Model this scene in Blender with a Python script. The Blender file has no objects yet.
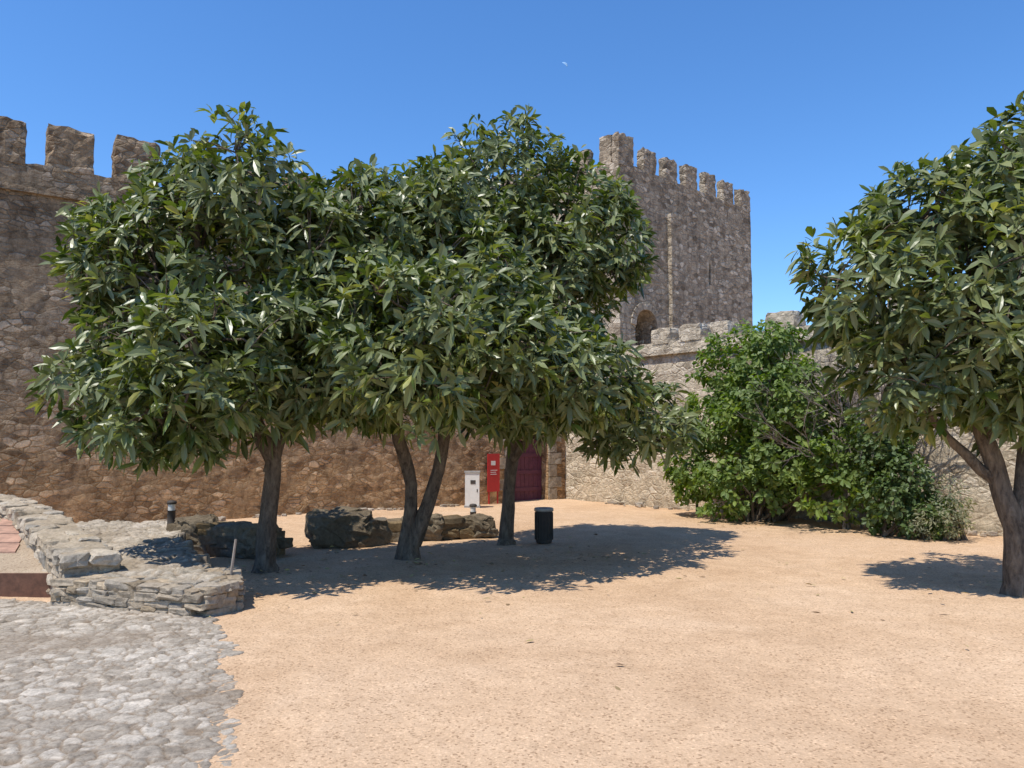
import bpy, math, random
import numpy as np
from mathutils import Vector, noise, Matrix
random.seed(7); rng=np.random.default_rng(11)
S=bpy.context.scene
COL=S.collection
# ---------------------------------------------------------------- helpers
def link(o,parent=None):
    COL.objects.link(o)
    if parent: o.parent=parent
    return o
def mesh_obj(name,v,f,mat=None,parent=None,smooth=False,loc=None,rz=0.0):
    me=bpy.data.meshes.new(name)
    if isinstance(v,np.ndarray): v=v.tolist()
    if isinstance(f,np.ndarray): f=f.tolist()
    me.from_pydata(v,[],f); me.update()
    o=bpy.data.objects.new(name,me)
    if mat: me.materials.append(mat)
    if smooth: me.polygons.foreach_set('use_smooth',[True]*len(me.polygons))
    link(o,parent)
    if loc: o.location=loc
    o.rotation_euler=(0,0,rz)
    return o
def empty(name,loc=(0,0,0),rz=0):
    o=bpy.data.objects.new(name,None); o.location=loc; o.rotation_euler=(0,0,rz); link(o); return o
class G:
    def __init__(s): s.v=[]; s.f=[]
    def add(s,v,f):
        n=len(s.v); s.v.extend([tuple(p) for p in v]); s.f.extend([tuple(i+n for i in q) for q in f])
def mat(name):
    m=bpy.data.materials.new(name); m.use_nodes=True
    nt=m.node_tree; b=nt.nodes['Principled BSDF']; return m,nt,b
def N(nt,t,**k):
    n=nt.nodes.new(t)
    for a,b in k.items():
        if a in n.inputs: n.inputs[a].default_value=b
        else: setattr(n,a,b)
    return n
def ramp(nt,fac,stops):
    r=nt.nodes.new('ShaderNodeValToRGB'); e=r.color_ramp.elements
    while len(e)<len(stops): e.new(0.5)
    for i,(p,c) in enumerate(stops):
        e[i].position=p; e[i].color=(c[0],c[1],c[2],1)
    nt.links.new(fac,r.inputs[0]); return r.outputs[0]
def mix(nt,fac,a,b,mode='MIX'):
    m=nt.nodes.new('ShaderNodeMix'); m.data_type='RGBA'; m.blend_type=mode
    for sock,val in ((m.inputs[0],fac),(m.inputs[6],a),(m.inputs[7],b)):
        if isinstance(val,(int,float)): sock.default_value=val
        elif isinstance(val,tuple): sock.default_value=(val[0],val[1],val[2],1)
        else: nt.links.new(val,sock)
    return m.outputs[2]
def math_(nt,op,a,b=0.0,c=None):
    m=nt.nodes.new('ShaderNodeMath'); m.operation=op
    for i,val in enumerate((a,b,c)):
        if val is None: continue
        if isinstance(val,(int,float)): m.inputs[i].default_value=val
        else: nt.links.new(val,m.inputs[i])
    return m.outputs[0]
def noise_n(nt,vec,scale,detail=6,rough=0.6,dist=0.0):
    n=N(nt,'ShaderNodeTexNoise'); n.inputs['Scale'].default_value=scale; n.inputs['Detail'].default_value=detail
    n.inputs['Roughness'].default_value=rough; n.inputs['Distortion'].default_value=dist
    nt.links.new(vec,n.inputs['Vector']); return n
def bump(nt,h,strength,dist,prev=None):
    b=N(nt,'ShaderNodeBump'); b.inputs['Strength'].default_value=strength; b.inputs['Distance'].default_value=dist
    nt.links.new(h,b.inputs['Height'])
    if prev: nt.links.new(prev,b.inputs['Normal'])
    return b.outputs[0]
# ---------------------------------------------------------------- materials
def masonry(name,cols,mortar,scale=(3.2,3.2,6.0),low=None,top=None,zlow=1.5,ztop=6.0,bumpd=0.03,stain=0.5,edge=0.10,render=0.35,warp=.1,dark=.5):
    m,nt,b=mat(name); L=nt.links
    tc=N(nt,'ShaderNodeTexCoord').outputs['Object']
    nd=noise_n(nt,tc,5,2,0.6)
    va=N(nt,'ShaderNodeVectorMath',operation='SCALE'); L.new(nd.outputs['Color'],va.inputs[0]); va.inputs['Scale'].default_value=warp
    vb=N(nt,'ShaderNodeVectorMath',operation='ADD'); L.new(tc,vb.inputs[0]); L.new(va.outputs[0],vb.inputs[1])
    mp=N(nt,'ShaderNodeMapping'); mp.inputs['Scale'].default_value=scale; L.new(vb.outputs[0],mp.inputs[0])
    v1=N(nt,'ShaderNodeTexVoronoi'); v1.inputs['Scale'].default_value=1; L.new(mp.outputs[0],v1.inputs['Vector'])
    v2=N(nt,'ShaderNodeTexVoronoi',feature='DISTANCE_TO_EDGE'); v2.inputs['Scale'].default_value=1; L.new(mp.outputs[0],v2.inputs['Vector'])
    sx=N(nt,'ShaderNodeSeparateColor'); L.new(v1.outputs['Color'],sx.inputs[0])
    c=ramp(nt,sx.outputs[0],cols)
    nf=noise_n(nt,tc,9,7,0.78)
    c=mix(nt,0.85,c,ramp(nt,nf.outputs[0],[(0.3,(.4,.38,.36)),(0.5,(.95,.95,.95)),(0.7,(1.55,1.5,1.45))]),'MULTIPLY')
    e=N(nt,'ShaderNodeMapRange'); e.inputs['From Max'].default_value=edge; L.new(v2.outputs['Distance'],e.inputs['Value'])
    nr=noise_n(nt,tc,1.3,6,0.75,0.3)
    cov=N(nt,'ShaderNodeMapRange'); cov.inputs['From Min'].default_value=0.60-render*0.3; cov.inputs['From Max'].default_value=0.70-render*0.3
    cov.inputs['To Max'].default_value=0.75
    L.new(nr.outputs[0],cov.inputs['Value'])
    inv=math_(nt,'SUBTRACT',1.0,e.outputs[0])
    mfac=math_(nt,'MAXIMUM',inv,cov.outputs[0])
    mc=mix(nt,0.9,mortar,ramp(nt,nf.outputs[0],[(0.32,(.5,.48,.45)),(0.68,(1.4,1.4,1.35))]),'MULTIPLY')
    c=mix(nt,math_(nt,'MULTIPLY',mfac,0.85),c,mc)
    crack=N(nt,'ShaderNodeMapRange'); crack.inputs['From Max'].default_value=edge*.5; L.new(v2.outputs['Distance'],crack.inputs['Value'])
    ck=math_(nt,'MULTIPLY',math_(nt,'SUBTRACT',1.0,crack.outputs[0]),math_(nt,'MULTIPLY',math_(nt,'SUBTRACT',1.0,cov.outputs[0]),math_(nt,'MULTIPLY',nf.outputs[0],dark*2)))
    c=mix(nt,ck,c,(.09,.07,.05))
    sz=N(nt,'ShaderNodeSeparateXYZ'); L.new(tc,sz.inputs[0])
    zz=math_(nt,'ADD',sz.outputs[2],math_(nt,'MULTIPLY',math_(nt,'SUBTRACT',nr.outputs[0],0.5),3.5))
    if low:
        r=N(nt,'ShaderNodeMapRange'); r.inputs['From Min'].default_value=zlow+1.2; r.inputs['From Max'].default_value=zlow-0.6
        L.new(zz,r.inputs['Value']); c=mix(nt,r.outputs[0],c,mix(nt,1.0,c,low,'MULTIPLY'))
    if top:
        r=N(nt,'ShaderNodeMapRange'); r.inputs['From Min'].default_value=ztop-1.6; r.inputs['From Max'].default_value=ztop+0.8
        L.new(zz,r.inputs['Value']); c=mix(nt,r.outputs[0],c,mix(nt,1.0,c,top,'MULTIPLY'))
    mp2=N(nt,'ShaderNodeMapping'); mp2.inputs['Scale'].default_value=(1.6,1.6,0.5); L.new(tc,mp2.inputs[0])
    ns=noise_n(nt,mp2.outputs[0],1.2,7,0.75)
    c=mix(nt,stain,c,ramp(nt,ns.outputs[0],[(0.36,(.35,.33,.31)),(0.5,(.95,.95,.93)),(0.66,(1.25,1.2,1.13))]),'MULTIPLY')
    L.new(c,b.inputs['Base Color']); b.inputs['Roughness'].default_value=0.95; b.inputs['Specular IOR Level'].default_value=0.1
    e2=N(nt,'ShaderNodeMapRange'); e2.inputs['From Max'].default_value=0.14; L.new(v2.outputs['Distance'],e2.inputs['Value'])
    hh=math_(nt,'ADD',math_(nt,'MULTIPLY',e2.outputs[0],math_(nt,'SUBTRACT',1.3,math_(nt,'MULTIPLY',cov.outputs[0],1.2))),math_(nt,'MULTIPLY',sx.outputs[1],0.9))
    hh=math_(nt,'ADD',hh,math_(nt,'MULTIPLY',nf.outputs[0],2.4))
    L.new(bump(nt,hh,0.75,bumpd),b.inputs['Normal'])
    return m
M_wall=masonry('rubble_masonry_brown',[(0,(.16,.112,.072)),(0.3,(.29,.21,.138)),(0.7,(.40,.30,.20)),(1,(.60,.485,.36))],(.37,.275,.18),scale=(5.0,5.0,10),low=(1.35,1.17,.96),top=(.90,.89,.90),zlow=1.2,ztop=4.8,render=0.5,stain=.6,dark=.6,edge=.13)
M_curt=masonry('rubble_masonry_pale',[(0,(.34,.285,.215)),(0.4,(.51,.435,.335)),(0.75,(.62,.54,.425)),(1,(.74,.66,.55))],(.61,.52,.405),scale=(4.2,4.2,7.5),low=(1.05,1.02,.96),zlow=1.3,render=0.5,stain=0.35,dark=.5)
M_tower=masonry('tower_masonry_grey',[(0,(.18,.142,.105)),(0.35,(.35,.285,.215)),(0.75,(.46,.385,.295)),(1,(.66,.575,.46))],(.45,.375,.285),scale=(3.0,3.0,5.6),top=(.92,.91,.9),ztop=12.5,render=0.35,stain=0.6,bumpd=0.045,edge=0.13,warp=.08,dark=.6)
M_quoin=masonry('dressed_stone',[(0,(.3,.25,.19)),(1,(.45,.39,.31))],(.36,.31,.24),scale=(1.2,1.2,1.6),render=0.2,edge=.03)
def vcol_stone(name,sc,bd):
    m,nt,b=mat(name); L=nt.links
    a=N(nt,'ShaderNodeAttribute',attribute_name='Col')
    tc=N(nt,'ShaderNodeTexCoord').outputs['Object']
    n=noise_n(nt,tc,sc,7,0.75); n2=noise_n(nt,tc,1.1,3,0.6)
    c=mix(nt,0.85,a.outputs['Color'],ramp(nt,n.outputs[0],[(0.3,(.5,.47,.43)),(0.5,(1,1,1)),(0.7,(1.4,1.38,1.34))]),'MULTIPLY')
    c=mix(nt,0.6,c,ramp(nt,n2.outputs[0],[(0.3,(.78,.72,.65)),(0.7,(1.15,1.15,1.15))]),'MULTIPLY')
    L.new(c,b.inputs['Base Color']); b.inputs['Roughness'].default_value=.9; b.inputs['Specular IOR Level'].default_value=0.12
    L.new(bump(nt,n.outputs[0],0.8,bd),b.inputs['Normal'])
    return m
M_vst=vcol_stone('weathered_stone',20,.03)
M_cob=vcol_stone('cobble_stone',45,.010)
def sandmat(name,c1,c2,c3):
    m,nt,b=mat(name); L=nt.links
    tc=N(nt,'ShaderNodeTexCoord').outputs['Object']
    nb=noise_n(nt,tc,0.4,5,0.65,0.6); nm=noise_n(nt,tc,3.0,6,0.7); nf=noise_n(nt,tc,60,4,0.75)
    c=ramp(nt,nb.outputs[0],[(0.3,c1),(0.5,c2),(0.7,c3)])
    c=mix(nt,0.6,c,ramp(nt,nm.outputs[0],[(0.3,(.80,.76,.72)),(0.7,(1.13,1.13,1.13))]),'MULTIPLY')
    c=mix(nt,0.7,c,ramp(nt,nf.outputs[0],[(0.3,(.72,.68,.64)),(0.5,(1,1,1)),(0.7,(1.2,1.2,1.2))]),'MULTIPLY')
    v=N(nt,'ShaderNodeTexVoronoi'); v.inputs['Scale'].default_value=75; L.new(tc,v.inputs['Vector'])
    sc=N(nt,'ShaderNodeSeparateColor'); L.new(v.outputs['Color'],sc.inputs[0])
    c=mix(nt,1.0,c,ramp(nt,sc.outputs[0],[(0.0,(.62,.58,.55)),(0.08,(.7,.67,.64)),(0.14,(1,1,1)),(0.9,(1,1,1)),(0.96,(1.2,1.2,1.2))]),'MULTIPLY')
    L.new(c,b.inputs['Base Color']); b.inputs['Roughness'].default_value=1; b.inputs['Specular IOR Level'].default_value=0.05
    hh=math_(nt,'ADD',nm.outputs[0],math_(nt,'MULTIPLY',nf.outputs[0],.12)); L.new(bump(nt,hh,.55,.075),b.inputs['Normal'])
    return m
M_sand=sandmat('sandy_gravel',(.50,.335,.205),(.57,.395,.25),(.62,.445,.295))
M_bed=sandmat('bed_gravel',(.34,.26,.185),(.40,.315,.225),(.46,.37,.27))
def leafmat(name,cs,back,gloss=0.38,trans=0.25,spec=.35,bk=.6):
    m,nt,b=mat(name); L=nt.links
    g=N(nt,'ShaderNodeNewGeometry')
    c=ramp(nt,g.outputs['Random Per Island'],cs)
    tc=N(nt,'ShaderNodeTexCoord').outputs['Object']
    n=noise_n(nt,tc,1.8,1,0.6)
    c=mix(nt,0.85,c,ramp(nt,n.outputs[0],[(0.3,(.55,.62,.6)),(0.7,(1.55,1.4,1.1))]),'MULTIPLY')
    c=mix(nt,math_(nt,'MULTIPLY',g.outputs['Backfacing'],bk),c,back)
    L.new(c,b.inputs['Base Color']); b.inputs['Roughness'].default_value=gloss; b.inputs['Specular IOR Level'].default_value=spec
    t=N(nt,'ShaderNodeBsdfTranslucent'); L.new(mix(nt,1.0,c,(1.4,1.6,.4),'MULTIPLY'),t.inputs['Color'])
    ms=N(nt,'ShaderNodeMixShader'); ms.inputs[0].default_value=trans
    L.new(b.outputs[0],ms.inputs[1]); L.new(t.outputs[0],ms.inputs[2]); L.new(ms.outputs[0],nt.nodes['Material Output'].inputs[0])
    return m
M_leaf=leafmat('loquat_leaf',[(0,(.034,.056,.012)),(0.3,(.068,.105,.020)),(0.6,(.115,.16,.034)),(0.8,(.20,.24,.065)),(1,(.36,.36,.15))],(.19,.215,.10),.38,.22,.5,.7)
M_leafb=leafmat('fig_leaf',[(0,(.06,.12,.015)),(0.5,(.14,.225,.032)),(1,(.28,.35,.07))],(.15,.2,.07),0.5,0.32)
M_leafi=leafmat('ivy_leaf',[(0,(.04,.08,.015)),(0.6,(.08,.14,.025)),(1,(.16,.2,.05))],(.1,.14,.06),0.45,0.25)
M_leafg=leafmat('grey_leaf',[(0,(.16,.17,.09)),(0.6,(.24,.24,.14)),(1,(.33,.31,.2))],(.2,.2,.13),0.7,0.2)
M_dry,nt,b=mat('dry_leaf'); g=N(nt,'ShaderNodeNewGeometry')
nt.links.new(ramp(nt,g.outputs['Random Per Island'],[(0,(.16,.09,.045)),(0.5,(.28,.19,.09)),(1,(.45,.38,.14))]),b.inputs['Base Color']); b.inputs['Roughness'].default_value=.7
def bark(name,a,c_):
    m,nt,b=mat(name); tc=N(nt,'ShaderNodeTexCoord').outputs['Object']
    mp=N(nt,'ShaderNodeMapping'); mp.inputs['Scale'].default_value=(1,1,.35); nt.links.new(tc,mp.inputs[0])
    n=noise_n(nt,mp.outputs[0],16,7,.75,.4)
    nt.links.new(ramp(nt,n.outputs[0],[(0.35,a),(0.65,c_)]),b.inputs['Base Color']); b.inputs['Roughness'].default_value=.9
    nt.links.new(bump(nt,n.outputs[0],.9,.05),b.inputs['Normal']); return m
M_bark=bark('loquat_bark',(.055,.04,.028),(.24,.185,.13))
M_twig=bark('grey_twig',(.17,.14,.12),(.34,.29,.25))
def plain(name,c,rough=.6,metal=0,var=.25,sc=12):
    m,nt,b=mat(name); tc=N(nt,'ShaderNodeTexCoord').outputs['Object']
    n=noise_n(nt,tc,sc,6,.65)
    nt.links.new(mix(nt,1.0,c,ramp(nt,n.outputs[0],[(0.3,(1-var,)*3),(0.7,(1+var,)*3)]),'MULTIPLY'),b.inputs['Base Color'])
    b.inputs['Roughness'].default_value=rough; b.inputs['Metallic'].default_value=metal
    nt.links.new(bump(nt,n.outputs[0],.2,.005),b.inputs['Normal']); return m
M_dark=plain('dark_painted_metal',(.05,.04,.032),.8)
M_white=plain('white_paint',(.64,.62,.57),.5,var=.08)
M_rim=plain('galvanised_metal',(.35,.34,.32),.5,.3)
M_door=plain('maroon_painted_wood',(.11,.03,.05),.7)
M_red=plain('red_sign',(.42,.02,.02),.5,var=.1)
M_corten=plain('rusty_steel',(.13,.06,.035),.85,var=.4)
M_brick=plain('terracotta_tile',(.40,.235,.165),.9,var=.35,sc=9)
M_wood=plain('weathered_wood',(.3,.25,.2),.9,var=.3)
M_glass=plain('frosted_glass',(.6,.6,.56),.3,var=.05)
# ---------------------------------------------------------------- ground
def ticks(lo,hi,n): return [-1500,-400,-120,-45]+list(np.linspace(lo,hi,n))+[45,120,400,1500]
xs=ticks(-16,16,201); ys=ticks(-6,26,201)
v=[];f=[]
for j,y in enumerate(ys):
    for i,x in enumerate(xs):
        z=0
        if abs(x)<15.5 and -5.5<y<25.5:
            z=0.035*noise.noise(Vector((x*.35,y*.35,0)))+0.018*noise.noise(Vector((x*1.4,y*1.4,3)))+0.010*noise.noise(Vector((x*4,y*4,7)))
        v.append((x,y,z))
nx=len(xs)
for j in range(len(ys)-1):
    for i in range(nx-1):
        a=j*nx+i; f.append((a,a+1,a+1+nx,a+nx))
mesh_obj('ground',v,f,M_sand,smooth=True)
# ---------------------------------------------------------------- displaced stone patch (cobbles, rubble)
def inpoly(x,y,P):
    c=np.zeros(x.shape,bool); n=len(P)
    for i in range(n):
        x1,y1=P[i]; x2,y2=P[(i+1)%n]
        cond=((y1>y)!=(y2>y))&(x<(x2-x1)*(y-y1)/(y2-y1+1e-9)+x1); c^=cond
    return c
def stone_patch(name,P,zf,cell,hgt,res,cola,colb,gapc,drop,seed=1,rough=.35,sharp=.14,fade=0,ragged=0,m=None,merge=0):
    r=np.random.default_rng(seed)
    P=np.array(P); x0,y0=P.min(0)-.3; x1,y1=P.max(0)+.3
    X,Y=np.meshgrid(np.arange(x0,x1,res),np.arange(y0,y1,res))
    wb=cell/.2
    Xw=X+wb*(.02*np.sin(Y*9.1+X*4)+.012*np.sin(X*27+1)+.008*np.sin(Y*61+X*23)); Yw=Y+wb*(.02*np.sin(X*8.3+2+Y*3)+.012*np.sin(Y*29)+.008*np.sin(X*59-Y*21))
    gx=np.floor((Xw-x0)/cell).astype(int)+2; gy=np.floor((Yw-y0)/cell).astype(int)+2
    W=gx.max()+4; H=gy.max()+4
    jx=r.random((H,W)); jy=r.random((H,W)); rc=r.random((H,W)); rh=r.random((H,W)); tx=r.normal(size=(H,W)); ty=r.normal(size=(H,W))
    wt=r.random((H,W))**3*merge
    d1=np.full(X.shape,9.);d2=np.full(X.shape,9.); cx=np.zeros(X.shape);cy=np.zeros(X.shape);c1=np.zeros(X.shape);h1=np.zeros(X.shape);t1=np.zeros(X.shape);t2=np.zeros(X.shape)
    R_=2 if merge else 1
    gy=np.clip(gy,R_,H-1-R_); gx=np.clip(gx,R_,W-1-R_)
    for a in range(-R_,R_+1):
        for bq in range(-R_,R_+1):
            px=x0+(gx+a-2+jx[gy+bq,gx+a])*cell; py=y0+(gy+bq-2+jy[gy+bq,gx+a])*cell
            d=np.hypot(Xw-px,Yw-py)/cell-wt[gy+bq,gx+a]; near=d<d1
            d2=np.where(near,d1,np.minimum(d2,d)); d1=np.where(near,d,d1)
            cx=np.where(near,px,cx);cy=np.where(near,py,cy)
            c1=np.where(near,rc[gy+bq,gx+a],c1);h1=np.where(near,rh[gy+bq,gx+a],h1);t1=np.where(near,tx[gy+bq,gx+a],t1);t2=np.where(near,ty[gy+bq,gx+a],t2)
    e=np.clip((d2-d1)/sharp,0,1); e=e*e*(3-2*e)
    ins=inpoly(cx,cy,P)
    edge=np.ones(X.shape)
    if ragged:
        # stones near the open edge sink progressively into the sand
        for k in (.25,.5,.75,1.0):
            edge=edge-np.where(inpoly(cx+ragged*k,cy,P),0,.2)
    fine=np.array([noise.fractal(Vector((a*9,b*9,seed)),.7,2.1,4) for a,b in zip(X.ravel(),Y.ravel())]).reshape(X.shape)
    big=np.array([noise.noise(Vector((a*.9,b*.9,seed+5))) for a,b in zip(X.ravel(),Y.ravel())]).reshape(X.shape)
    tilt=(t1*(X-cx)+t2*(Y-cy))/cell*.2
    bury=np.clip(big*2.0-.35,0,.6)
    Z=zf(X,Y)*np.where(edge<1,edge*1.0-.25,1)+hgt*(e*(.6+.5*h1+tilt)*(1-bury)+rough*fine)+fade*big*edge
    Z=np.where(ins,Z,drop)
    ca=np.array(cola);cb=np.array(colb);cg=np.array(gapc)
    C=ca[None,None]*(1-c1[...,None])+cb[None,None]*c1[...,None]
    ee=(e*(1-bury*.8))[...,None]
    C=C*(1+.3*fine[...,None]); C=cg*(1-ee)+C*ee
    ny,nx=X.shape; V=np.stack([X,Y,Z],-1).reshape(-1,3)
    idx=np.arange(ny*nx).reshape(ny,nx)
    q=np.stack([idx[:-1,:-1],idx[:-1,1:],idx[1:,1:],idx[1:,:-1]],-1).reshape(-1,4)
    keep=ins.reshape(-1)[q].any(1); q=q[keep]
    o=mesh_obj(name,V,q,m or M_vst,smooth=True)
    at=o.data.color_attributes.new('Col','FLOAT_COLOR','POINT')
    cc=np.ones((len(V),4),np.float32); cc[:,:3]=np.clip(C.reshape(-1,3),0,1); at.data.foreach_set('color',cc.ravel())
    return o
stone_patch('cobbled_pavement',[(-7.3,8.1),(-5.6,8.0),(-4.2,7.6),(-2.7,7.15),(-2.45,6.5),(-2.1,6.0),(-2.05,5.5),(-1.7,5.0),(-1.6,4.5),(-1.4,4.1),(-1.35,3.6),(-1.15,3.0),(-1.2,2.2),(-7.3,2.2)],
    lambda X,Y:.020+0*X,.088,.017,.0125,(.29,.25,.20),(.51,.455,.38),(.25,.195,.14),-.04,3,.24,.2,ragged=.4,m=M_cob,merge=.75,fade=.012)
stone_patch('rubble_platform',[(-2.7,7.25),(-4.2,7.7),(-5.6,9.0),(-7.0,11.6),(-5.2,12.0),(-4.5,10.6),(-3.7,9.0),(-2.85,7.7)],
    lambda X,Y:.24+.02*(Y-7),.16,.04,.022,(.33,.285,.22),(.48,.42,.34),(.31,.25,.185),-.05,5,.5,.2,.04,merge=.6)
# ---------------------------------------------------------------- individual stones
def stone_template(rnd=.08,pos=(-1,-.8,0,.8,1)):
    n=len(pos)-1; pts={}; v=[]; f=[]
    def vid(p):
        k=tuple(round(c,4) for c in p)
        if k not in pts: pts[k]=len(v); v.append(p)
        return pts[k]
    for ax in range(3):
        for s in(-1,1):
            for i in range(n):
                for j in range(n):
                    q=[]
                    for a,b_ in((i,j),(i+1,j),(i+1,j+1),(i,j+1)):
                        p=[0,0,0]; p[ax]=s; p[(ax+1)%3]=pos[a]; p[(ax+2)%3]=pos[b_]; q.append(vid(tuple(p)))
                    f.append(q if s>0 else q[::-1])
    v=np.array(v,float); k=(np.abs(v)>.99).sum(1)
    v=v*(1-np.where(k==2,rnd,np.where(k==3,rnd*2.0,0)))[:,None]
    return v,f
ST_V,ST_F=stone_template()
BO_V,BO_F=stone_template(.0,tuple(np.linspace(-1,1,11)))
l_=np.linalg.norm(BO_V,axis=1,keepdims=True); BO_V=BO_V*(1-.5*(1-1/l_)*1.0)
def add_stone(g,cols,c,size,rz=0,col=(.3,.26,.2),jit=.17):
    sd=random.random()*100
    v=ST_V.copy()
    n=np.array([noise.noise_vector(Vector(p)*.9+Vector((sd,sd,0))) for p in v]); n2=np.array([noise.noise_vector(Vector(p)*3+Vector((sd,0,sd))) for p in v])
    v=v+jit*n+.07*n2
    v=v*np.array(size)/2*1.03
    t=random.uniform(-.05,.05); R=np.array(Matrix.Rotation(rz,3,'Z')@Matrix.Rotation(t,3,'X')@Matrix.Rotation(random.uniform(-.05,.05),3,'Y'))
    v=v@R.T+np.array(c); g.add(v,ST_F); k=random.uniform(.72,1.2); h=random.uniform(-.02,.02)
    cols.extend([(col[0]*k+h,col[1]*k,col[2]*k-h,1)]*len(v))
def add_boulder(g,cols,c,size,rz=0,col=(.3,.26,.2)):
    sd=random.random()*100
    n=np.array([noise.noise_vector(Vector(p)*1.1+Vector((sd,sd,0)))*.3+noise.noise_vector(Vector(p)*3.3+Vector((sd,sd,0)))*.15+noise.noise_vector(Vector(p)*8)*.07 for p in BO_V])
    v=(BO_V+n)*np.array(size)/2; R=np.array(Matrix.Rotation(rz,3,'Z')); v=v@R.T+np.array(c); g.add(v,BO_F); k=random.uniform(.8,1.2)
    cols.extend([(col[0]*k,col[1]*k,col[2]*k,1)]*len(v))
def col_finish(o,cols):
    at=o.data.color_attributes.new('Col','FLOAT_COLOR','POINT'); at.data.foreach_set('color',np.array(cols,np.float32).clip(0,1).ravel())
def dry_wall(name,path,thick,col=(.33,.29,.235),lay=.12,ln=(.16,.36),boulders=None,jit=.17,fill=.44):
    g=G(); cols=[]
    for a,b_ in zip(path[:-1],path[1:]):
        A=Vector(a[:2]);B=Vector(b_[:2]); L=(B-A).length; d=(B-A)/L; n=Vector((-d.y,d.x)); ang=math.atan2(d.y,d.x)
        nn=max(2,int(L/.07)); V=[];F=[]
        prof=[(-fill,0),(-fill,.5),(-fill,1),(-fill*.5,1.03),(0,1.05),(fill*.5,1.03),(fill,1),(fill,.5),(fill,0)]
        for i in range(nn+1):
            u=i/nn; P=A.lerp(B,u); z0=a[2]*(1-u)+b_[2]*u; z1=a[3]*(1-u)+b_[3]*u
            for (o_,h) in prof:
                q=P+n*o_*thick; p=Vector((q.x,q.y,z0+(z1-.02-z0)*h)); p+=noise.noise_vector(p*7)*.035; V.append(p)
        k=len(prof)
        for i in range(nn):
            for j in range(k-1): F.append((i*k+j,i*k+j+1,(i+1)*k+j+1,(i+1)*k+j))
        F.append(tuple(range(k))[::-1]); F.append(tuple(nn*k+j for j in range(k)))
        g.add(V,F); cols.extend([(col[0]*.95,col[1]*.92,col[2]*.88,1)]*len(V))
        nr=max(1,int(round((max(a[3]-a[2],b_[3]-b_[2]))/lay)))
        for r in range(nr):
            for s in(-1,1):
                t=random.uniform(-.1,0)
                while t<L:
                    l=random.uniform(*ln); u=min(max((t+l/2)/L,0),1)
                    z0=a[2]*(1-u)+b_[2]*u; z1=a[3]*(1-u)+b_[3]*u
                    hh=(z1-z0)/nr; zc=z0+hh*(r+.5)
                    w=thick*random.uniform(.38,.6)
                    P=A+d*(t+l/2)+n*s*(thick*.5-w*.46)
                    if t+l*.5<L+.05:
                        add_stone(g,cols,(P.x+random.uniform(-.015,.015),P.y+random.uniform(-.015,.015),zc+random.uniform(-.015,.015)),(l,w,hh*random.uniform(.8,1.2)),ang+random.uniform(-.1,.1),col,jit)
                    t+=l*1.03
    for (c,sz,rz) in boulders or []: add_boulder(g,cols,c,sz,rz,col)
    o=mesh_obj(name,g.v,g.f,M_vst); col_finish(o,cols); return o
dry_wall('low_stone_wall',[(-4.18,7.75,0,.47),(-4.75,8.4,0,.53),(-5.5,9.3,0,.6),(-6.35,10.3,.1,.7),(-7.4,11.1,.1,.8),(-8.8,11.6,.1,.86)],.47,(.42,.36,.28),lay=.15,ln=(.12,.34),jit=.42,fill=.5)
dry_wall('dry_stone_retaining_wall',[(-4.3,7.62,0,.27),(-3.6,7.42,0,.28),(-2.85,7.2,0,.26),(-2.72,7.45,0,.27),(-3.0,8.1,0,.3)],.3,(.38,.315,.235),lay=.07,ln=(.09,.3),jit=.3)
dk=(.18,.145,.10)
dry_wall('ruined_stone_wall',[(-4.7,11.1,0,.42),(-3.9,10.9,0,.44),(-3.25,10.65,0,.34)],.5,dk,lay=.14,ln=(.15,.45),jit=.4,fill=.48,boulders=[((-4.45,11.0,.3),(.6,.5,.42),.2),((-3.5,10.7,.22),(.55,.5,.45),.9)])
dry_wall('ruined_stone_wall',[(-2.1,12.4,0,.32),(-1.2,12.85,0,.33),(-.35,13.15,0,.28)],.5,dk,lay=.16,ln=(.2,.5),jit=.4,fill=.48,boulders=[((-1.45,12.6,.2),(.75,.5,.42),.4),((-.6,13.0,.17),(.5,.45,.36),.1)])
g=G();cols=[]; add_boulder(g,cols,(-2.6,11.85,.22),(.95,.7,.66),.15,dk); add_boulder(g,cols,(-2.2,11.9,.14),(.6,.55,.5),.7,dk)
col_finish(mesh_obj('stone_boulder',g.v,g.f,M_vst),cols)
# raised bed
def bedz(y): return .22+(y-8.05)*.15
bx=[(-14,8.05),(-4.42,8.05),(-4.75,8.4),(-5.5,9.3),(-6.35,10.3),(-7.4,11.1),(-8.8,11.6),(-9.4,12.2),(-14,10)]
mesh_obj('gravel_bed',[(x,y,bedz(y)) for x,y in bx]+[(x,y,-.05) for x,y in bx],[tuple(range(9))]+[(i,i+9,(i+1)%9+9,(i+1)%9) for i in range(9)],M_bed)
def box(g,c,s):
    x,y,z=c;a,b_,h=s[0]/2,s[1]/2,s[2]/2
    g.add([(x-a,y-b_,z-h),(x+a,y-b_,z-h),(x+a,y+b_,z-h),(x-a,y+b_,z-h),(x-a,y-b_,z+h),(x+a,y-b_,z+h),(x+a,y+b_,z+h),(x-a,y+b_,z+h)],
      [(0,3,2,1),(4,5,6,7),(0,1,5,4),(1,2,6,5),(2,3,7,6),(3,0,4,7)])
g=G(); box(g,(-9.2,8.0,.11),(9.55,.03,.26)); mesh_obj('steel_bed_edging',g.v,g.f,M_corten)
g=G()
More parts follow.
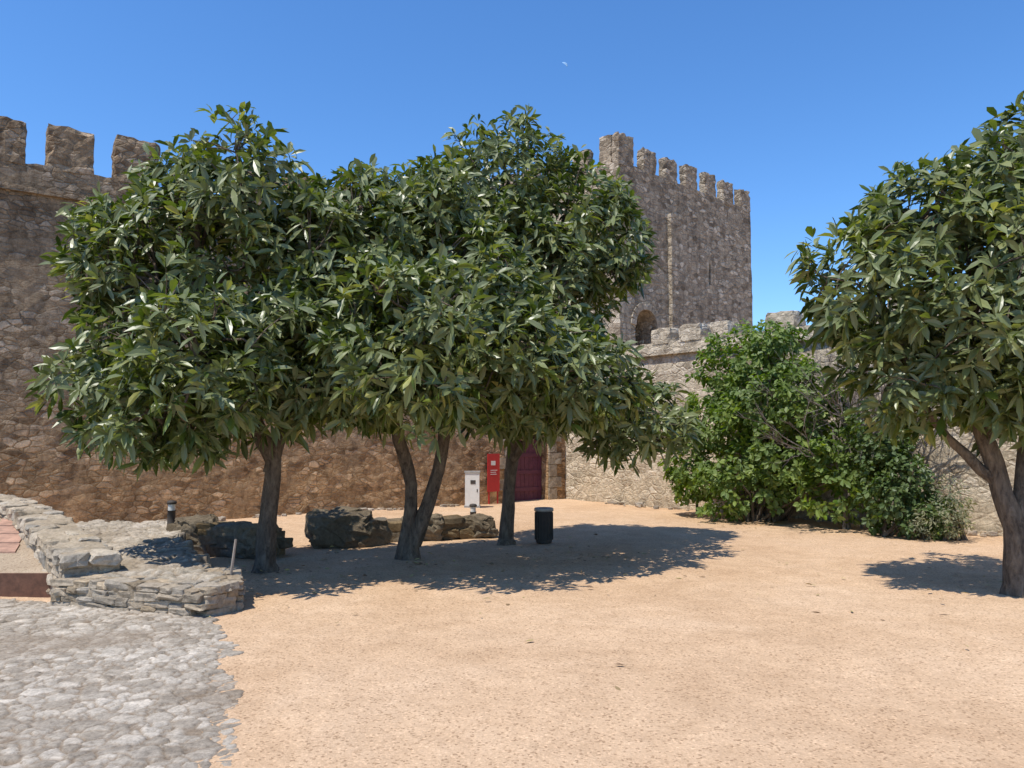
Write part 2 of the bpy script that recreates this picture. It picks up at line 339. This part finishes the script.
for i in range(5):
    for j in range(2):
        y=8.95+i*.38; x=-5.85-i*.2-j*.42
        v=[]
        for dx,dy in((-.18,-.165),(.18,-.165),(.18,.165),(-.18,.165)):
            ex=dx+random.uniform(-.02,.02); ey=dy+random.uniform(-.02,.02); v.append((x+ex-.5*ey,y+ey,bedz(y+ey)+.018))
        w=[(p[0],p[1],p[2]-.04) for p in v]
        g.add(w+v,[(4,5,6,7),(0,1,5,4),(1,2,6,5),(2,3,7,6),(3,0,4,7)])
mesh_obj('terracotta_tile_path',g.v,g.f,M_brick)
# ---------------------------------------------------------------- castle walls
def rough_block(g,x0,x1,y0,y1,z0,z1,res=.14,amp=.03,topamp=.03,seed=0):
    nx_=max(2,int((x1-x0)/res)); ny_=max(2,int((y1-y0)/res)); nz_=max(2,int((z1-z0)/res))
    ids={}; V=[];F=[]
    def vid(i,j,k):
        key=(i,j,k)
        if key in ids: return ids[key]
        p=Vector((x0+(x1-x0)*i/nx_,y0+(y1-y0)*j/ny_,z0+(z1-z0)*k/nz_))
        q=p+Vector((seed,seed*2,0))
        d=noise.noise_vector(q*1.3)*amp*.5+noise.noise_vector(q*6)*amp*.8
        edge=(i in(0,nx_))+(j in(0,ny_))+(k==nz_)
        if edge>=2:
            w=abs(noise.noise(q*4.1))*topamp*2
            if k==nz_: d.z-=w
            if i==0 : d.x+=w*.7
            if i==nx_: d.x-=w*.7
            if j==0: d.y+=w*.7
            if j==ny_: d.y-=w*.7
        if k==0: d.z=0
        ids[key]=len(V); V.append(p+d); return ids[key]
    for i in range(nx_):
        for k in range(nz_):
            F.append((vid(i,0,k),vid(i+1,0,k),vid(i+1,0,k+1),vid(i,0,k+1)))
            F.append((vid(i+1,ny_,k),vid(i,ny_,k),vid(i,ny_,k+1),vid(i+1,ny_,k+1)))
    for j in range(ny_):
        for k in range(nz_):
            F.append((vid(0,j+1,k),vid(0,j,k),vid(0,j,k+1),vid(0,j+1,k+1)))
            F.append((vid(nx_,j,k),vid(nx_,j+1,k),vid(nx_,j+1,k+1),vid(nx_,j,k+1)))
    for i in range(nx_):
        for j in range(ny_):
            F.append((vid(i,j,nz_),vid(i+1,j,nz_),vid(i+1,j+1,nz_),vid(i,j+1,nz_)))
            F.append((vid(i,j+1,0),vid(i+1,j+1,0),vid(i+1,j,0),vid(i,j,0)))
    g.add(V,F)
def cut(o,g):
    me=bpy.data.meshes.new('c'); me.from_pydata(g.v,[],g.f); me.update()
    c=bpy.data.objects.new('c',me); COL.objects.link(c); c.location=o.location; c.rotation_euler=o.rotation_euler
    bpy.context.view_layer.update()
    md=o.modifiers.new('b','BOOLEAN'); md.operation='DIFFERENCE'; md.object=c; md.solver='EXACT'
    dg=bpy.context.evaluated_depsgraph_get(); nm=bpy.data.meshes.new_from_object(o.evaluated_get(dg))
    o.modifiers.clear(); o.data=nm; bpy.data.objects.remove(c); 
def arch_prism(x0,x1,z0,zs,y0,y1,seg=10,rise=None):
    r=(x1-x0)/2; xc=(x0+x1)/2; rise=r if rise is None else rise
    prof=[(x0,z0),(x1,z0)]+[(xc+r*math.cos(t),zs+rise*math.sin(t)) for t in np.linspace(0,math.pi,seg+1)]
    n=len(prof); g=G()
    g.add([(x,y0,z) for x,z in prof]+[(x,y1,z) for x,z in prof],[tuple(range(n)),tuple(range(2*n-1,n-1,-1))]+[((i+1)%n,i,i+n,(i+1)%n+n) for i in range(n)])
    return g
ang=math.atan2(6.5,9.16)
ax=Vector((math.cos(ang),math.sin(ang)))
end=Vector((1.45,21.0)); LW=26.0; org=end-ax*LW
wall=empty('battlemented_castle_wall',(org.x,org.y,0),ang)
g=G(); rough_block(g,0,LW,0,1.6,-.2,6.1,res=.2,amp=.016,topamp=.02)
body=mesh_obj('wall_body',g.v,g.f,M_wall,smooth=False,loc=(org.x,org.y,0),rz=ang)
dx0=LW-1.75; 
cut(body,arch_prism(dx0,dx0+1.15,-.3,1.75,-.5,.45,10,.35))
body.parent=wall; body.location=(0,0,0); body.rotation_euler=(0,0,0)
g=G(); rough_block(g,0,LW,-.08,.55,6.08,6.2,res=.15,amp=.02,topamp=.02,seed=4); mesh_obj('string_course',g.v,g.f,M_wall,wall)
g=G(); rough_block(g,0,LW,.0,.5,6.16,6.65,res=.13,amp=.02,topamp=.03,seed=9); mesh_obj('parapet',g.v,g.f,M_wall,wall)
g=G()
base=LW-(end-Vector((-8.2,14.0))).length
for i in range(-12,16):
    c=base+i*1.14+.04*math.sin(i*3)
    if c<.6 or c>LW-.5: continue
    w=.38+.025*((i*7)%3)
    if i==2: w=.3
    rough_block(g,c-w,c+w,-.01,.52,6.6,7.47+.07*math.sin(i*2.3),res=.1,amp=.04,topamp=.06,seed=i*3.7)
mesh_obj('merlons',g.v,g.f,M_wall,wall)
door=G()
for i in range(8): box(door,(dx0+.08+i*.142,.30,.98),(.134,.05,2.0))
for z in(.3,.75,1.2,1.65): box(door,(dx0+.575,.262,z),(1.1,.03,.10))
mesh_obj('maroon_gate',door.v,door.f,M_door,wall)
g=G()
for s in(-1,1):
    z=0; k=0
    while z<1.8:
        h=random.uniform(.26,.36); w=(.42 if k%2 else .26); xx=dx0-w/2-.01 if s<0 else dx0+1.16+w/2; k+=1
        rough_block(g,xx-w/2,xx+w/2,-.05,.2,z,z+h-.015,res=.12,amp=.008,topamp=.008,seed=z*9+s); z+=h
mesh_obj('gate_quoins',g.v,g.f,M_quoin,wall)
sg=empty('red_information_sign',(0,0,0),0); sl=LW-2.42; sg.location=(org.x+ax.x*sl+math.sin(ang)*.1,org.y+ax.y*sl-math.cos(ang)*.1,0); sg.rotation_euler=(0,0,ang)
g=G(); box(g,(0,0,.78),(.36,.03,.95)); box(g,(-.13,.01,.2),(.03,.03,.4)); box(g,(.13,.01,.2),(.03,.03,.4)); mesh_obj('panel',g.v,g.f,M_red,sg)
g=G(); box(g,(-.02,-.018,1.02),(.13,.004,.11)); box(g,(0,-.018,.84),(.2,.004,.015)); box(g,(-.02,-.018,.79),(.16,.004,.015)); box(g,(-.01,-.018,.74),(.18,.004,.015)); mesh_obj('lettering_strips',g.v,g.f,M_white,sg)
p0=Vector((1.45,21.0)); dr=Vector((6.5,-7.5)).normalized(); LC=19.0; angc=math.atan2(dr.y,dr.x)
cw=empty('curtain_wall',(p0.x,p0.y,0),angc)
g=G(); rough_block(g,-.1,LC,0,1.3,-.2,3.66,res=.2,amp=.025,topamp=.02,seed=20); mesh_obj('wall_body',g.v,g.f,M_curt,cw)
g=G(); rough_block(g,-.1,LC,-.1,1.3,3.64,3.77,res=.15,amp=.015,topamp=.015,seed=23); mesh_obj('coping',g.v,g.f,M_curt,cw)
g=G(); rough_block(g,-.1,LC,.12,.6,3.74,3.98,res=.13,amp=.02,topamp=.03,seed=25); mesh_obj('parapet',g.v,g.f,M_curt,cw)
g=G()
for i,(a,b_) in enumerate([(2.9,3.5),(3.75,4.35),(4.6,5.1),(6.0,6.7),(7.1,8.3),(8.6,9.3),(10.2,11.4),(12.,13.2),(14,15)]):
    rough_block(g,a,b_,.1,.62,3.94,4.33+.04*math.sin(i*3),res=.1,amp=.03,topamp=.05,seed=i*2.1+30)
mesh_obj('merlons',g.v,g.f,M_curt,cw)
# loose rubble at the foot of both walls
g=G(); cols=[]
for i in range(190):
    if i<110:
        t=random.uniform(8,LW-2.8); d=abs(random.gauss(0,.16))+.03; p=org+ax*t+Vector((math.sin(ang),-math.cos(ang)))*d
    else:
        t=random.uniform(.6,12); d=abs(random.gauss(0,.16))+.03; p=p0+dr*t-Vector((-dr.y,dr.x))*d
    s=random.uniform(.03,.13); add_stone(g,cols,(p.x,p.y,s*.2),(s*1.4,s,s*.7),random.random()*3,(.38,.32,.25),.35)
col_finish(mesh_obj('fallen_rubble',g.v,g.f,M_vst),cols)
# ---------------------------------------------------------------- keep / tower
TL=(4.25,30.0,0)
at_=math.atan2(6.8,7.3); tw=empty('castle_keep_tower',TL,at_); T=10.1
g=G(); rough_block(g,0,T,0,T,0,12.75,res=.3,amp=.03,topamp=.02,seed=50)
tb=mesh_obj('tower_body',g.v,g.f,M_tower,smooth=False,loc=TL,rz=at_)
cut(tb,arch_prism(.95,2.35,4.4,6.2,-1,1.1,12))
cut(tb,arch_prism(6.35,6.5,8.6,9.5,-1,.6,4))
tb.parent=tw; tb.location=(0,0,0); tb.rotation_euler=(0,0,0)
g=G(); rough_block(g,3.2,4.4,-.22,.05,0,11.2,res=.2,amp=.02,topamp=.03,seed=61)
mesh_obj('buttress_strip',g.v,g.f,M_tower,tw)
g=G()
for i in range(11):
    t=math.pi*(i+.5)/11; xc=1.65; R=.85
    c=Vector((xc+R*math.cos(t),0,6.2+R*math.sin(t)))
    h=G(); rough_block(h,-.15,.15,-.07,.12,-.11,.11,res=.12,amp=.008,topamp=.008,seed=i)
    Rm=Matrix.Rotation(-(t),3,'Y')
    g.add([Rm@Vector(p)+c for p in h.v],h.f)
mesh_obj('arch_voussoirs',g.v,g.f,M_quoin,tw)
g=G()
def run(axis,inv):
    cs=[(0,.0,1.0)]; th=.36; gp=.62
    n=6; pitch=(T-1.0)/n
    for i in range(n): 
        a=1.0+gp+i*pitch; cs.append((i+1,a,a+pitch-gp))
    for i,a,b_ in cs:
        ht=13.75 if i else 13.95
        if i==0 and axis=='y': continue
        ht+=.05*math.sin(i*5.1+inv)
        if axis=='x':
            y0,y1=(0,th) if not inv else (T-th,T)
            rough_block(g,a,b_,y0-.01,y1,12.6,ht,res=.14,amp=.03,topamp=.06,seed=i*2.7+inv)
        else:
            x0,x1=(0,th) if not inv else (T-th,T)
            if i==6: b_=T-th-.05
            rough_block(g,x0-.01,x1,a,b_,12.6,ht,res=.14,amp=.03,topamp=.06,seed=i*1.7+inv+9)
run('x',0);run('x',1);run('y',0);run('y',1)
rough_block(g,-.012,.37,.37,1.0,12.6,13.95,res=.14,amp=.03,topamp=.04,seed=77)
mesh_obj('merlons',g.v,g.f,M_tower,tw)
# ---------------------------------------------------------------- vegetation
def tube(g,pts,rad,sides=8,nz=.12):
    pts=[Vector(p) for p in pts]; n0=len(g.v)
    for i,p in enumerate(pts):
        t=(pts[min(i+1,len(pts)-1)]-pts[max(i-1,0)]).normalized()
        u=t.cross(Vector((1,.1,0)) if abs(t.x)<.8 else Vector((0,1,0))).normalized(); w=t.cross(u)
        for k in range(sides):
            a=2*math.pi*k/sides; r=rad[i]*(1+nz*noise.noise(Vector((p.x*3+k,p.y*3,p.z*2))))
            g.v.append(tuple(p+(u*math.cos(a)+w*math.sin(a))*r))
    for i in range(len(pts)-1):
        for k in range(sides):
            a=n0+i*sides+k; b_=n0+i*sides+(k+1)%sides
            g.f.append((a,b_,b_+sides,a+sides))
def curve(a,b_,n=7,wob=.12,sag=0.15):
    a=Vector(a);b_=Vector(b_); o=[]; s=random.random()*50
    L=(b_-a).length
    for i in range(n):
        t=i/(n-1); p=a.lerp(b_,t); p.z+=sag*L*math.sin(math.pi*t)*.5
        p+=noise.noise_vector(Vector((s+t*2.2,s,0)))*wob*L*math.sin(math.pi*t); o.append(p)
    return o
def leaves(P,A,K,ln,wd,spread,seed,droop=.2,stem=(-.08,.03)):
    r=np.random.default_rng(seed); n=len(P); m=n*K
    P=np.repeat(P,K,0);A=np.repeat(A,K,0); A/=np.linalg.norm(A,axis=1,keepdims=True)
    h=np.where(np.abs(A[:,2:3])<.9,np.array([[0,0,1.]]),np.array([[1.,0,0]]))
    U=np.cross(A,h);U/=np.linalg.norm(U,axis=1,keepdims=True);W=np.cross(A,U)
    ph=(np.tile(np.arange(K),n)*2.4+r.random(m)*.7+np.repeat(r.random(n)*6.28,K))[:,None]
    el=r.uniform(spread[0],spread[1],m)[:,None]
    D=(U*np.cos(ph)+W*np.sin(ph))*np.cos(el)+A*np.sin(el)
    D/=np.linalg.norm(D,axis=1,keepdims=True)
    Sd=np.cross(D,A);Sd/=np.linalg.norm(Sd,axis=1,keepdims=True)+1e-9
    tw_=r.normal(0,.4,m)[:,None]; Nn=np.cross(Sd,D); Sd=Sd*np.cos(tw_)+Nn*np.sin(tw_); Nn=np.cross(Sd,D)
    l=r.uniform(ln[0],ln[1],m)[:,None]; w=l*r.uniform(wd[0],wd[1],m)[:,None]/2
    base=P+D*.015+A*r.uniform(stem[0],stem[1],m)[:,None]
    g_=np.array([[0,0,-1.]])
    def at(t,s,k): return base+D*l*t+Sd*w*s+Nn*w*abs(s)*.28+g_*l*droop*t*t
    V=np.stack([base,at(.36,.82,0),at(.36,-.82,0),at(.52,0,0),at(.68,.92,0),at(.68,-.92,0),at(1.0,0,0)],1).reshape(-1,3)
    b0=(np.arange(m)*7)[:,None]
    T_=[(0,3,1),(0,2,3),(1,3,4),(2,5,3),(3,6,4),(3,5,6)]
    F=np.concatenate([b0+np.array([t]) for t in T_],0)
    return V,F
def crown_pts(blobs,dens,seed,shell=.68,gap=-.3,nfreq=1.8,amp=.16):
    r=np.random.default_rng(seed); P=[];A=[]
    for b_ in blobs:
        c=np.array(b_[:3]);R=np.array(b_[3:6]); area=4*math.pi*(R[0]*R[1]+R[1]*R[2]+R[0]*R[2])/3
        n=int(area*dens)
        for i in range(n):
            d=r.normal(size=3);d/=np.linalg.norm(d)
            sh=r.random()<shell
            rr=(1-abs(r.normal())*.09) if sh else r.random()**.45*.92
            nn=noise.noise(Vector(c+d*R)*nfreq+Vector((seed,0,0)))+.5*noise.noise(Vector(c+d*R)*nfreq*2.3)
            rr*=1+amp*nn*1.5
            p=c+d*R*rr
            if noise.noise(Vector(p)*2.1+Vector((0,seed*3,0)))<gap: continue
            if p[2]<.1: continue
            if sh:
                deep=False
                for o in blobs:
                    if o is b_: continue
                    q=(p-np.array(o[:3]))/np.array(o[3:6])
                    if (q**2).sum()<.5: deep=True;break
                if deep and r.random()<.8: continue
            a=d*.75+np.array([0,0,.5])+r.normal(size=3)*.35
            P.append(p);A.append(a)
    return np.array(P),np.array(A)
def tree(name,stems,blobs,seed,dens=31,K=9,ln=(.13,.26),wd=(.26,.36)):
    root=empty(name,stems[0][0][0]); inv=Vector(stems[0][0][0])
    P,A=crown_pts(blobs,dens,seed,gap=-.22,amp=.22,nfreq=2.0)
    V,F=leaves(P,A,K,ln,wd,(-.35,1.2),seed,droop=.26,stem=(-.15,.05))
    mesh_obj('foliage',V-np.array(inv),F,M_leaf,root)
    g=G(); random.seed(seed); ends=[]
    for pts,rad in stems:
        q=[];rr=[]
        for i in range(len(pts)-1):
            a=Vector(pts[i]);b_=Vector(pts[i+1])
            for t in(0,.33,.66): q.append(a.lerp(b_,t)+noise.noise_vector(Vector((i+t,seed,0)))*.05*(1 if i+t>0 else 0)); rr.append((rad[i]*(1-t)+rad[i+1]*t)*(1+.12*noise.noise(Vector((i*2.+t*3,seed,2)))))
        q.append(Vector(pts[-1]));rr.append(rad[-1]); tube(g,q,rr,12,.35); ends.append((Vector(pts[-1]),rad[-1]))
    nodes=[]
    for b_ in blobs:
        c=Vector(b_[:3]); e=min(ends,key=lambda k:(k[0]-c).length)
        cp=curve(e[0],c,8); n=len(cp); r0=min(e[1]*.75,.07)
        tube(g,cp,[r0*(1-.7*i/(n-1)) for i in range(n)],7); nodes+= [(p,r0*(1-.7*i/(n-1))) for i,p in enumerate(cp) if i>1]
        for s in range(9):
            d=Vector((random.gauss(0,1),random.gauss(0,1),random.gauss(.1,.8))).normalized()
            t=c+Vector((d.x*b_[3],d.y*b_[4],d.z*b_[5]))*.8; st=random.choice(cp[3:])
            c2=curve(st,t,6); tube(g,c2,[r0*.4*(1-.8*i/5)+.004 for i in range(6)],5); nodes+=[(p,.01) for p in c2[2:]]
    NP=np.array([tuple(p[0]) for p in nodes])
    sel=rng.permutation(len(P))[:int(len(P)*.25)]
    for i in sel:
        p=P[i]; d=((NP-p)**2).sum(1); j=int(d.argmin())
        if d[j]>.9: continue
        cc=curve(NP[j],p,4,.1); tube(g,cc,[.011,.009,.007,.004],3)
    mesh_obj('trunk_and_limbs',[tuple(Vector(p)-inv) for p in g.v],g.f,M_bark,root,True)
    return root
tree('loquat_tree',[([(-3.0,9.5,-.1),(-3.0,9.5,.1),(-2.98,9.48,.7),(-2.92,9.42,1.35),(-3.2,9.3,2.0),(-3.5,9.2,2.7)],[.19,.125,.105,.10,.09,.08]),
                    ([(-2.93,9.42,1.2),(-2.75,9.4,2.0),(-2.9,9.3,2.9)],[.09,.075,.06])],
 [(-3.8,9.3,3.35,1.35,1.35,1.45),(-3.2,9.2,4.5,.95,.95,.9),(-4.65,9.3,3.75,.8,.8,.85),(-4.35,8.9,2.2,.82,.9,.75),(-3.05,9.1,2.3,.85,1.0,.8),(-3.3,8.1,2.4,.85,.85,.75),(-2.5,9.3,3.85,.7,.8,.9),(-4.0,9.3,4.65,.6,.6,.5),(-3.9,8.6,1.8,.7,.7,.45),(-2.5,8.9,2.7,.75,.9,.75)],101)
tree('loquat_tree',[([(-1.37,10.5,-.1),(-1.37,10.5,.12),(-1.38,10.5,.45),(-1.36,10.45,1.0),(-1.5,10.2,1.6),(-1.6,10.0,2.6)],[.19,.14,.10,.085,.08,.07]),
                    ([(-1.34,10.5,.2),(-1.12,10.45,.7),(-.98,10.4,1.2),(-.85,10.2,2.0),(-.6,9.9,2.8)],[.11,.10,.085,.08,.06])],
 [(-1.4,10.0,3.9,1.25,1.3,1.3),(-2.0,10.0,4.25,.8,.9,.9),(-1.0,8.5,2.75,1.0,1.0,.95),(-1.9,9.0,2.4,.75,.8,.65),(-.4,9.4,3.3,.8,.9,.95),(-1.3,9.3,2.2,.8,.8,.5),(-.95,10.0,4.75,.6,.7,.5),(-.1,8.9,2.6,.7,.8,.7)],202)
tree('loquat_tree',[([(-.1,12.,-.1),(-.1,12,.1),(-.06,12,.8),(0,11.9,1.5),(.1,11.8,2.4),(.2,11.7,3.4)],[.17,.115,.09,.085,.08,.07]),
                    ([(0,11.9,1.3),(.5,11.7,1.9),(1.0,11.5,2.4)],[.07,.06,.05])],
 [(.3,11.7,3.95,1.2,1.5,1.5),(-.15,11.7,5.55,1.05,1.05,1.0),(.8,11.7,5.05,1.0,1,.9),(1.35,11.7,4.5,.8,.9,.75),(1.7,11.0,1.9,.8,1.0,.6),(.65,9.8,2.4,1.0,1.1,.72),(-.9,11.5,5.0,.8,.9,.85),(-.1,11.0,2.2,.8,.8,.6),(.65,11.2,2.9,.72,.9,.7)],303)
tree('loquat_tree',[([(5.3,8.1,-.1),(5.3,8.1,.1),(5.28,8.12,.7),(5.15,8.2,1.2),(5.0,8.2,1.7),(4.8,8.2,2.4)],[.22,.15,.115,.095,.08,.06]),
                    ([(5.28,8.12,.6),(5.45,8.2,1.3),(5.75,8.3,2.3)],[.10,.085,.07]),([(5.15,8.2,1.15),(4.7,8.3,1.6),(4.3,8.3,2.2)],[.06,.045,.035])],
 [(4.9,8.2,3.15,1.3,1.5,1.25),(5.35,8.1,4.15,.95,1,.9),(3.9,8.2,3.25,.75,.9,.7),(4.4,8.2,3.95,.65,.8,.6),(4.45,8.3,2.3,.75,.8,.6),(6.6,8.3,3.3,1.3,1.4,1.3),(5.4,7.9,2.15,.85,.8,.6),(6.3,8.2,4.3,.9,.9,.8)],404)
def shrub(name,blobs,seed,material,dens,K,ln,wd,base,amp=.25,gap=-.24):
    root=empty(name,base); b0=np.array(base)
    P,A=crown_pts(blobs,dens,seed,amp=amp,gap=gap); V,F=leaves(P,A,K,ln,wd,(-.3,.9),seed,stem=(-.12,.05))
    mesh_obj('foliage',V-b0,F,material,root); g=G(); random.seed(seed)
    for b_ in blobs:
        for s in range(4):
            st=(base[0]+random.uniform(-.4,.4),base[1]+random.uniform(-.2,.2),-.05)
            e=(b_[0]+random.uniform(-.5,.5)*b_[3],b_[1]+random.uniform(-.5,.5)*b_[4],b_[2]+random.uniform(0,.5)*b_[5])
            tube(g,curve(st,e,7),[.035*(1-.8*i/6) for i in range(7)],5)
    mesh_obj('stems',[tuple(Vector(p)-Vector(base)) for p in g.v],g.f,M_bark,root,True); return root
shrub('fig_bush',[(4.75,15.9,3.1,.95,.8,.9),(4.3,16.1,2.0,.85,.8,.9),(5.5,14.6,1.6,1.05,.9,.95),(5.4,14.7,2.55,.75,.8,.75),(4.75,15.3,.8,1.2,.9,.75),(6.0,13.9,.9,.8,.7,.85),(3.8,16.3,1.0,.6,.6,.7),(5.2,15.2,3.55,.5,.5,.5),(4.9,15.1,2.2,.9,.8,.8)],505,M_leafb,42,8,(.08,.15),(.5,.72),(5.0,15.3,0))
shrub('ivy_shrub',[(6.5,13.0,.8,.65,.55,.75),(6.35,13.3,1.6,.55,.45,.55),(6.75,12.8,.35,.5,.5,.4)],606,M_leafi,70,8,(.06,.12),(.55,.8),(6.5,13.0,0))
shrub('grey_shrub',[(7.05,12.6,.5,.4,.4,.5),(6.85,12.35,.35,.45,.4,.35)],707,M_leafg,80,9,(.04,.09),(.25,.4),(7.05,12.6,0))
g=G(); random.seed(3)
def twig(p,d,l,r,depth):
    q=p+d*l; tube(g,curve(p,q,4,.15,0),[r,r*.85,r*.7,r*.55],3 if depth<2 else 5)
    if depth==0: return
    for k in range(random.randint(3,4)):
        nd=(d+Vector((random.gauss(0,.5),random.gauss(0,.35),random.gauss(.05,.4)))).normalized()
        twig(p+d*l*random.uniform(.45,1),nd,l*random.uniform(.55,.75),r*.6,depth-1)
for k in range(8): twig(Vector((6.3+random.uniform(-.5,.5),14.0+random.uniform(-.15,.15),.0)),Vector((random.gauss(0,.12),random.gauss(-.05,.06),1)).normalized(),1.8,.03,4)
mesh_obj('bare_twiggy_shrub',g.v,g.f,M_twig)
n=640; P=np.zeros((n,3))
cl=[(-3,9.3,2.2),(-1.2,10,2.4),(.8,11,2.8),(5.5,8.5,2.2),(4.8,14.8,1.4)]
for i in range(n):
    if random.random()<.9:
        c=random.choice(cl); a=random.random()*6.28; rr=abs(random.gauss(0,.6))*c[2]; P[i]=(c[0]+math.cos(a)*rr,c[1]+math.sin(a)*rr,.03)
    else: P[i]=(random.uniform(-2,8),random.uniform(4,16),.03)
A=np.tile([[0,0,1.]],(n,1))+rng.normal(size=(n,3))*.12
V,F=leaves(P,A,1,(.03,.10),(.35,.5),(-.1,.15),5,droop=.02)
V[:,2]=np.maximum(V[:,2]-.008,.014)
mesh_obj('fallen_leaves',V,F,M_dry)
# ---------------------------------------------------------------- furniture
def lathe(g,prof,sides=24,c=(0,0)):
    n0=len(g.v)
    for r,z in prof:
        for k in range(sides):
            a=2*math.pi*k/sides; g.v.append((c[0]+r*math.cos(a),c[1]+r*math.sin(a),z))
    for i in range(len(prof)-1):
        for k in range(sides):
            a=n0+i*sides+k;b_=n0+i*sides+(k+1)%sides; g.f.append((a,b_,b_+sides,a+sides))
bn=empty('litter_bin',(.5,12.2,0))
g=G(); lathe(g,[(.09,0),(.12,.0),(.13,.05),(.135,.47),(.135,.5)]); 
for k in range(18):
    a=2*math.pi*k/18; x,y=.138*math.cos(a),.138*math.sin(a); box(g,(x,y,.26),(.016,.016,.42))
mesh_obj('body',g.v,g.f,M_dark,bn,False)
g=G(); lathe(g,[(.09,.44),(.14,.49),(.152,.49),(.152,.53),(.14,.54),(.11,.54),(.10,.46)]); mesh_obj('rim',g.v,g.f,M_rim,bn,True)
def lamp(x,y,z,h):
    e=empty('bollard_lamp',(x,y,z)); g=G(); lathe(g,[(.08,0),(.08,.02),(.055,.03),(.055,h-.15),(.065,h-.14)],16); mesh_obj('post',g.v,g.f,M_dark,e,True)
    g=G(); lathe(g,[(.05,h-.14),(.05,h-.05)],16); mesh_obj('diffuser',g.v,g.f,M_glass,e,True)
    g=G(); lathe(g,[(.05,h-.052),(.065,h-.05),(.07,h-.02),(.05,h),(.0,h+.008)],16); mesh_obj('cap',g.v,g.f,M_dark,e,True)
lamp(-4.95,11.3,.3,.42); lamp(-.7,14.0,0,.45)
cb=empty('utility_cabinet',(-.95,18.6,0)); g=G(); box(g,(0,0,.42),(.34,.24,.8)); mesh_obj('body',g.v,g.f,M_white,cb)
g=G(); box(g,(0,0,.84),(.38,.28,.035)); box(g,(0,0,.01),(.38,.28,.06)); mesh_obj('cap_and_plinth',g.v,g.f,M_rim,cb)
g=G(); box(g,(.02,-.123,.6),(.12,.01,.09)); box(g,(.12,-.123,.4),(.02,.012,.07)); mesh_obj('vent_and_handle',g.v,g.f,M_dark,cb)
g=G(); tube(g,[(-2.8,7.75,0),(-2.78,7.74,.3),(-2.74,7.73,.62)],[.014,.014,.012],6); mesh_obj('wooden_stake',g.v,g.f,M_wood)
g=G(); tube(g,[(4.05,17.0,0),(4.05,17,.45)],[.03,.03],6); box(g,(4.05,17,.47),(.09,.06,.06)); mesh_obj('marker_post',g.v,g.f,M_dark)
# ---------------------------------------------------------------- moon (thin lit lune far away)
g=G(); mc=Vector((56,800,403)); R=3.6; tilt=math.radians(-50)
vs=[];m_=12
for i in range(m_+1):
    t=math.pi*(i/m_)-math.pi/2; o_=Vector((math.cos(t)*R,0,math.sin(t)*R)); n_=Vector((math.cos(t)*R*.25,-1,math.sin(t)*R)); 
    for p in(o_,n_):
        vs.append(mc+Matrix.Rotation(tilt,3,'Y')@p)
g.add(vs,[(2*i,2*i+1,2*i+3,2*i+2) for i in range(m_)])
mm=plain('moon_surface',(.25,.42,.62),1,var=.1,sc=.3); mesh_obj('moon',g.v,g.f,mm)
# ---------------------------------------------------------------- light
el=math.radians(64.5); hx,hy=-.735,-.678; hl=math.hypot(hx,hy); hx/=hl;hy/=hl
sd=Vector((hx*math.cos(el),hy*math.cos(el),math.sin(el)))
ld=bpy.data.lights.new('sun','SUN'); ld.energy=5.0; ld.angle=math.radians(.5); ld.color=(1,.95,.865)
lo=bpy.data.objects.new('sun',ld); link(lo); lo.rotation_euler=sd.to_track_quat('Z','Y').to_euler(); lo.location=(0,0,30)
w=bpy.data.worlds.new('World'); S.world=w; w.use_nodes=True; nt=w.node_tree
sk=nt.nodes.new('ShaderNodeTexSky'); sk.sky_type='NISHITA'; sk.sun_disc=False; sk.sun_elevation=el; sk.sun_rotation=math.atan2(hx,hy)%(2*math.pi)
sk.air_density=1.0; sk.dust_density=.2; sk.ozone_density=3.0; sk.altitude=300
hs=nt.nodes.new('ShaderNodeHueSaturation'); hs.inputs['Saturation'].default_value=1.18; nt.links.new(sk.outputs[0],hs.inputs['Color'])
skc=mix(nt,1.0,hs.outputs[0],(1.1,1.27,1.45),'MULTIPLY')
bg=nt.nodes['Background']; bg.inputs[1].default_value=.15; nt.links.new(skc,bg.inputs[0])
S.view_settings.view_transform='Standard'; S.view_settings.look='None'; S.view_settings.exposure=0
cd=bpy.data.cameras.new('camera'); cd.sensor_width=36; cd.lens=36*770/1024; cd.clip_end=5000; cd.clip_start=.05
co=bpy.data.objects.new('camera',cd); link(co); co.location=(0,0,1.6); co.rotation_euler=(math.radians(90+4.16),0,0); S.camera=co
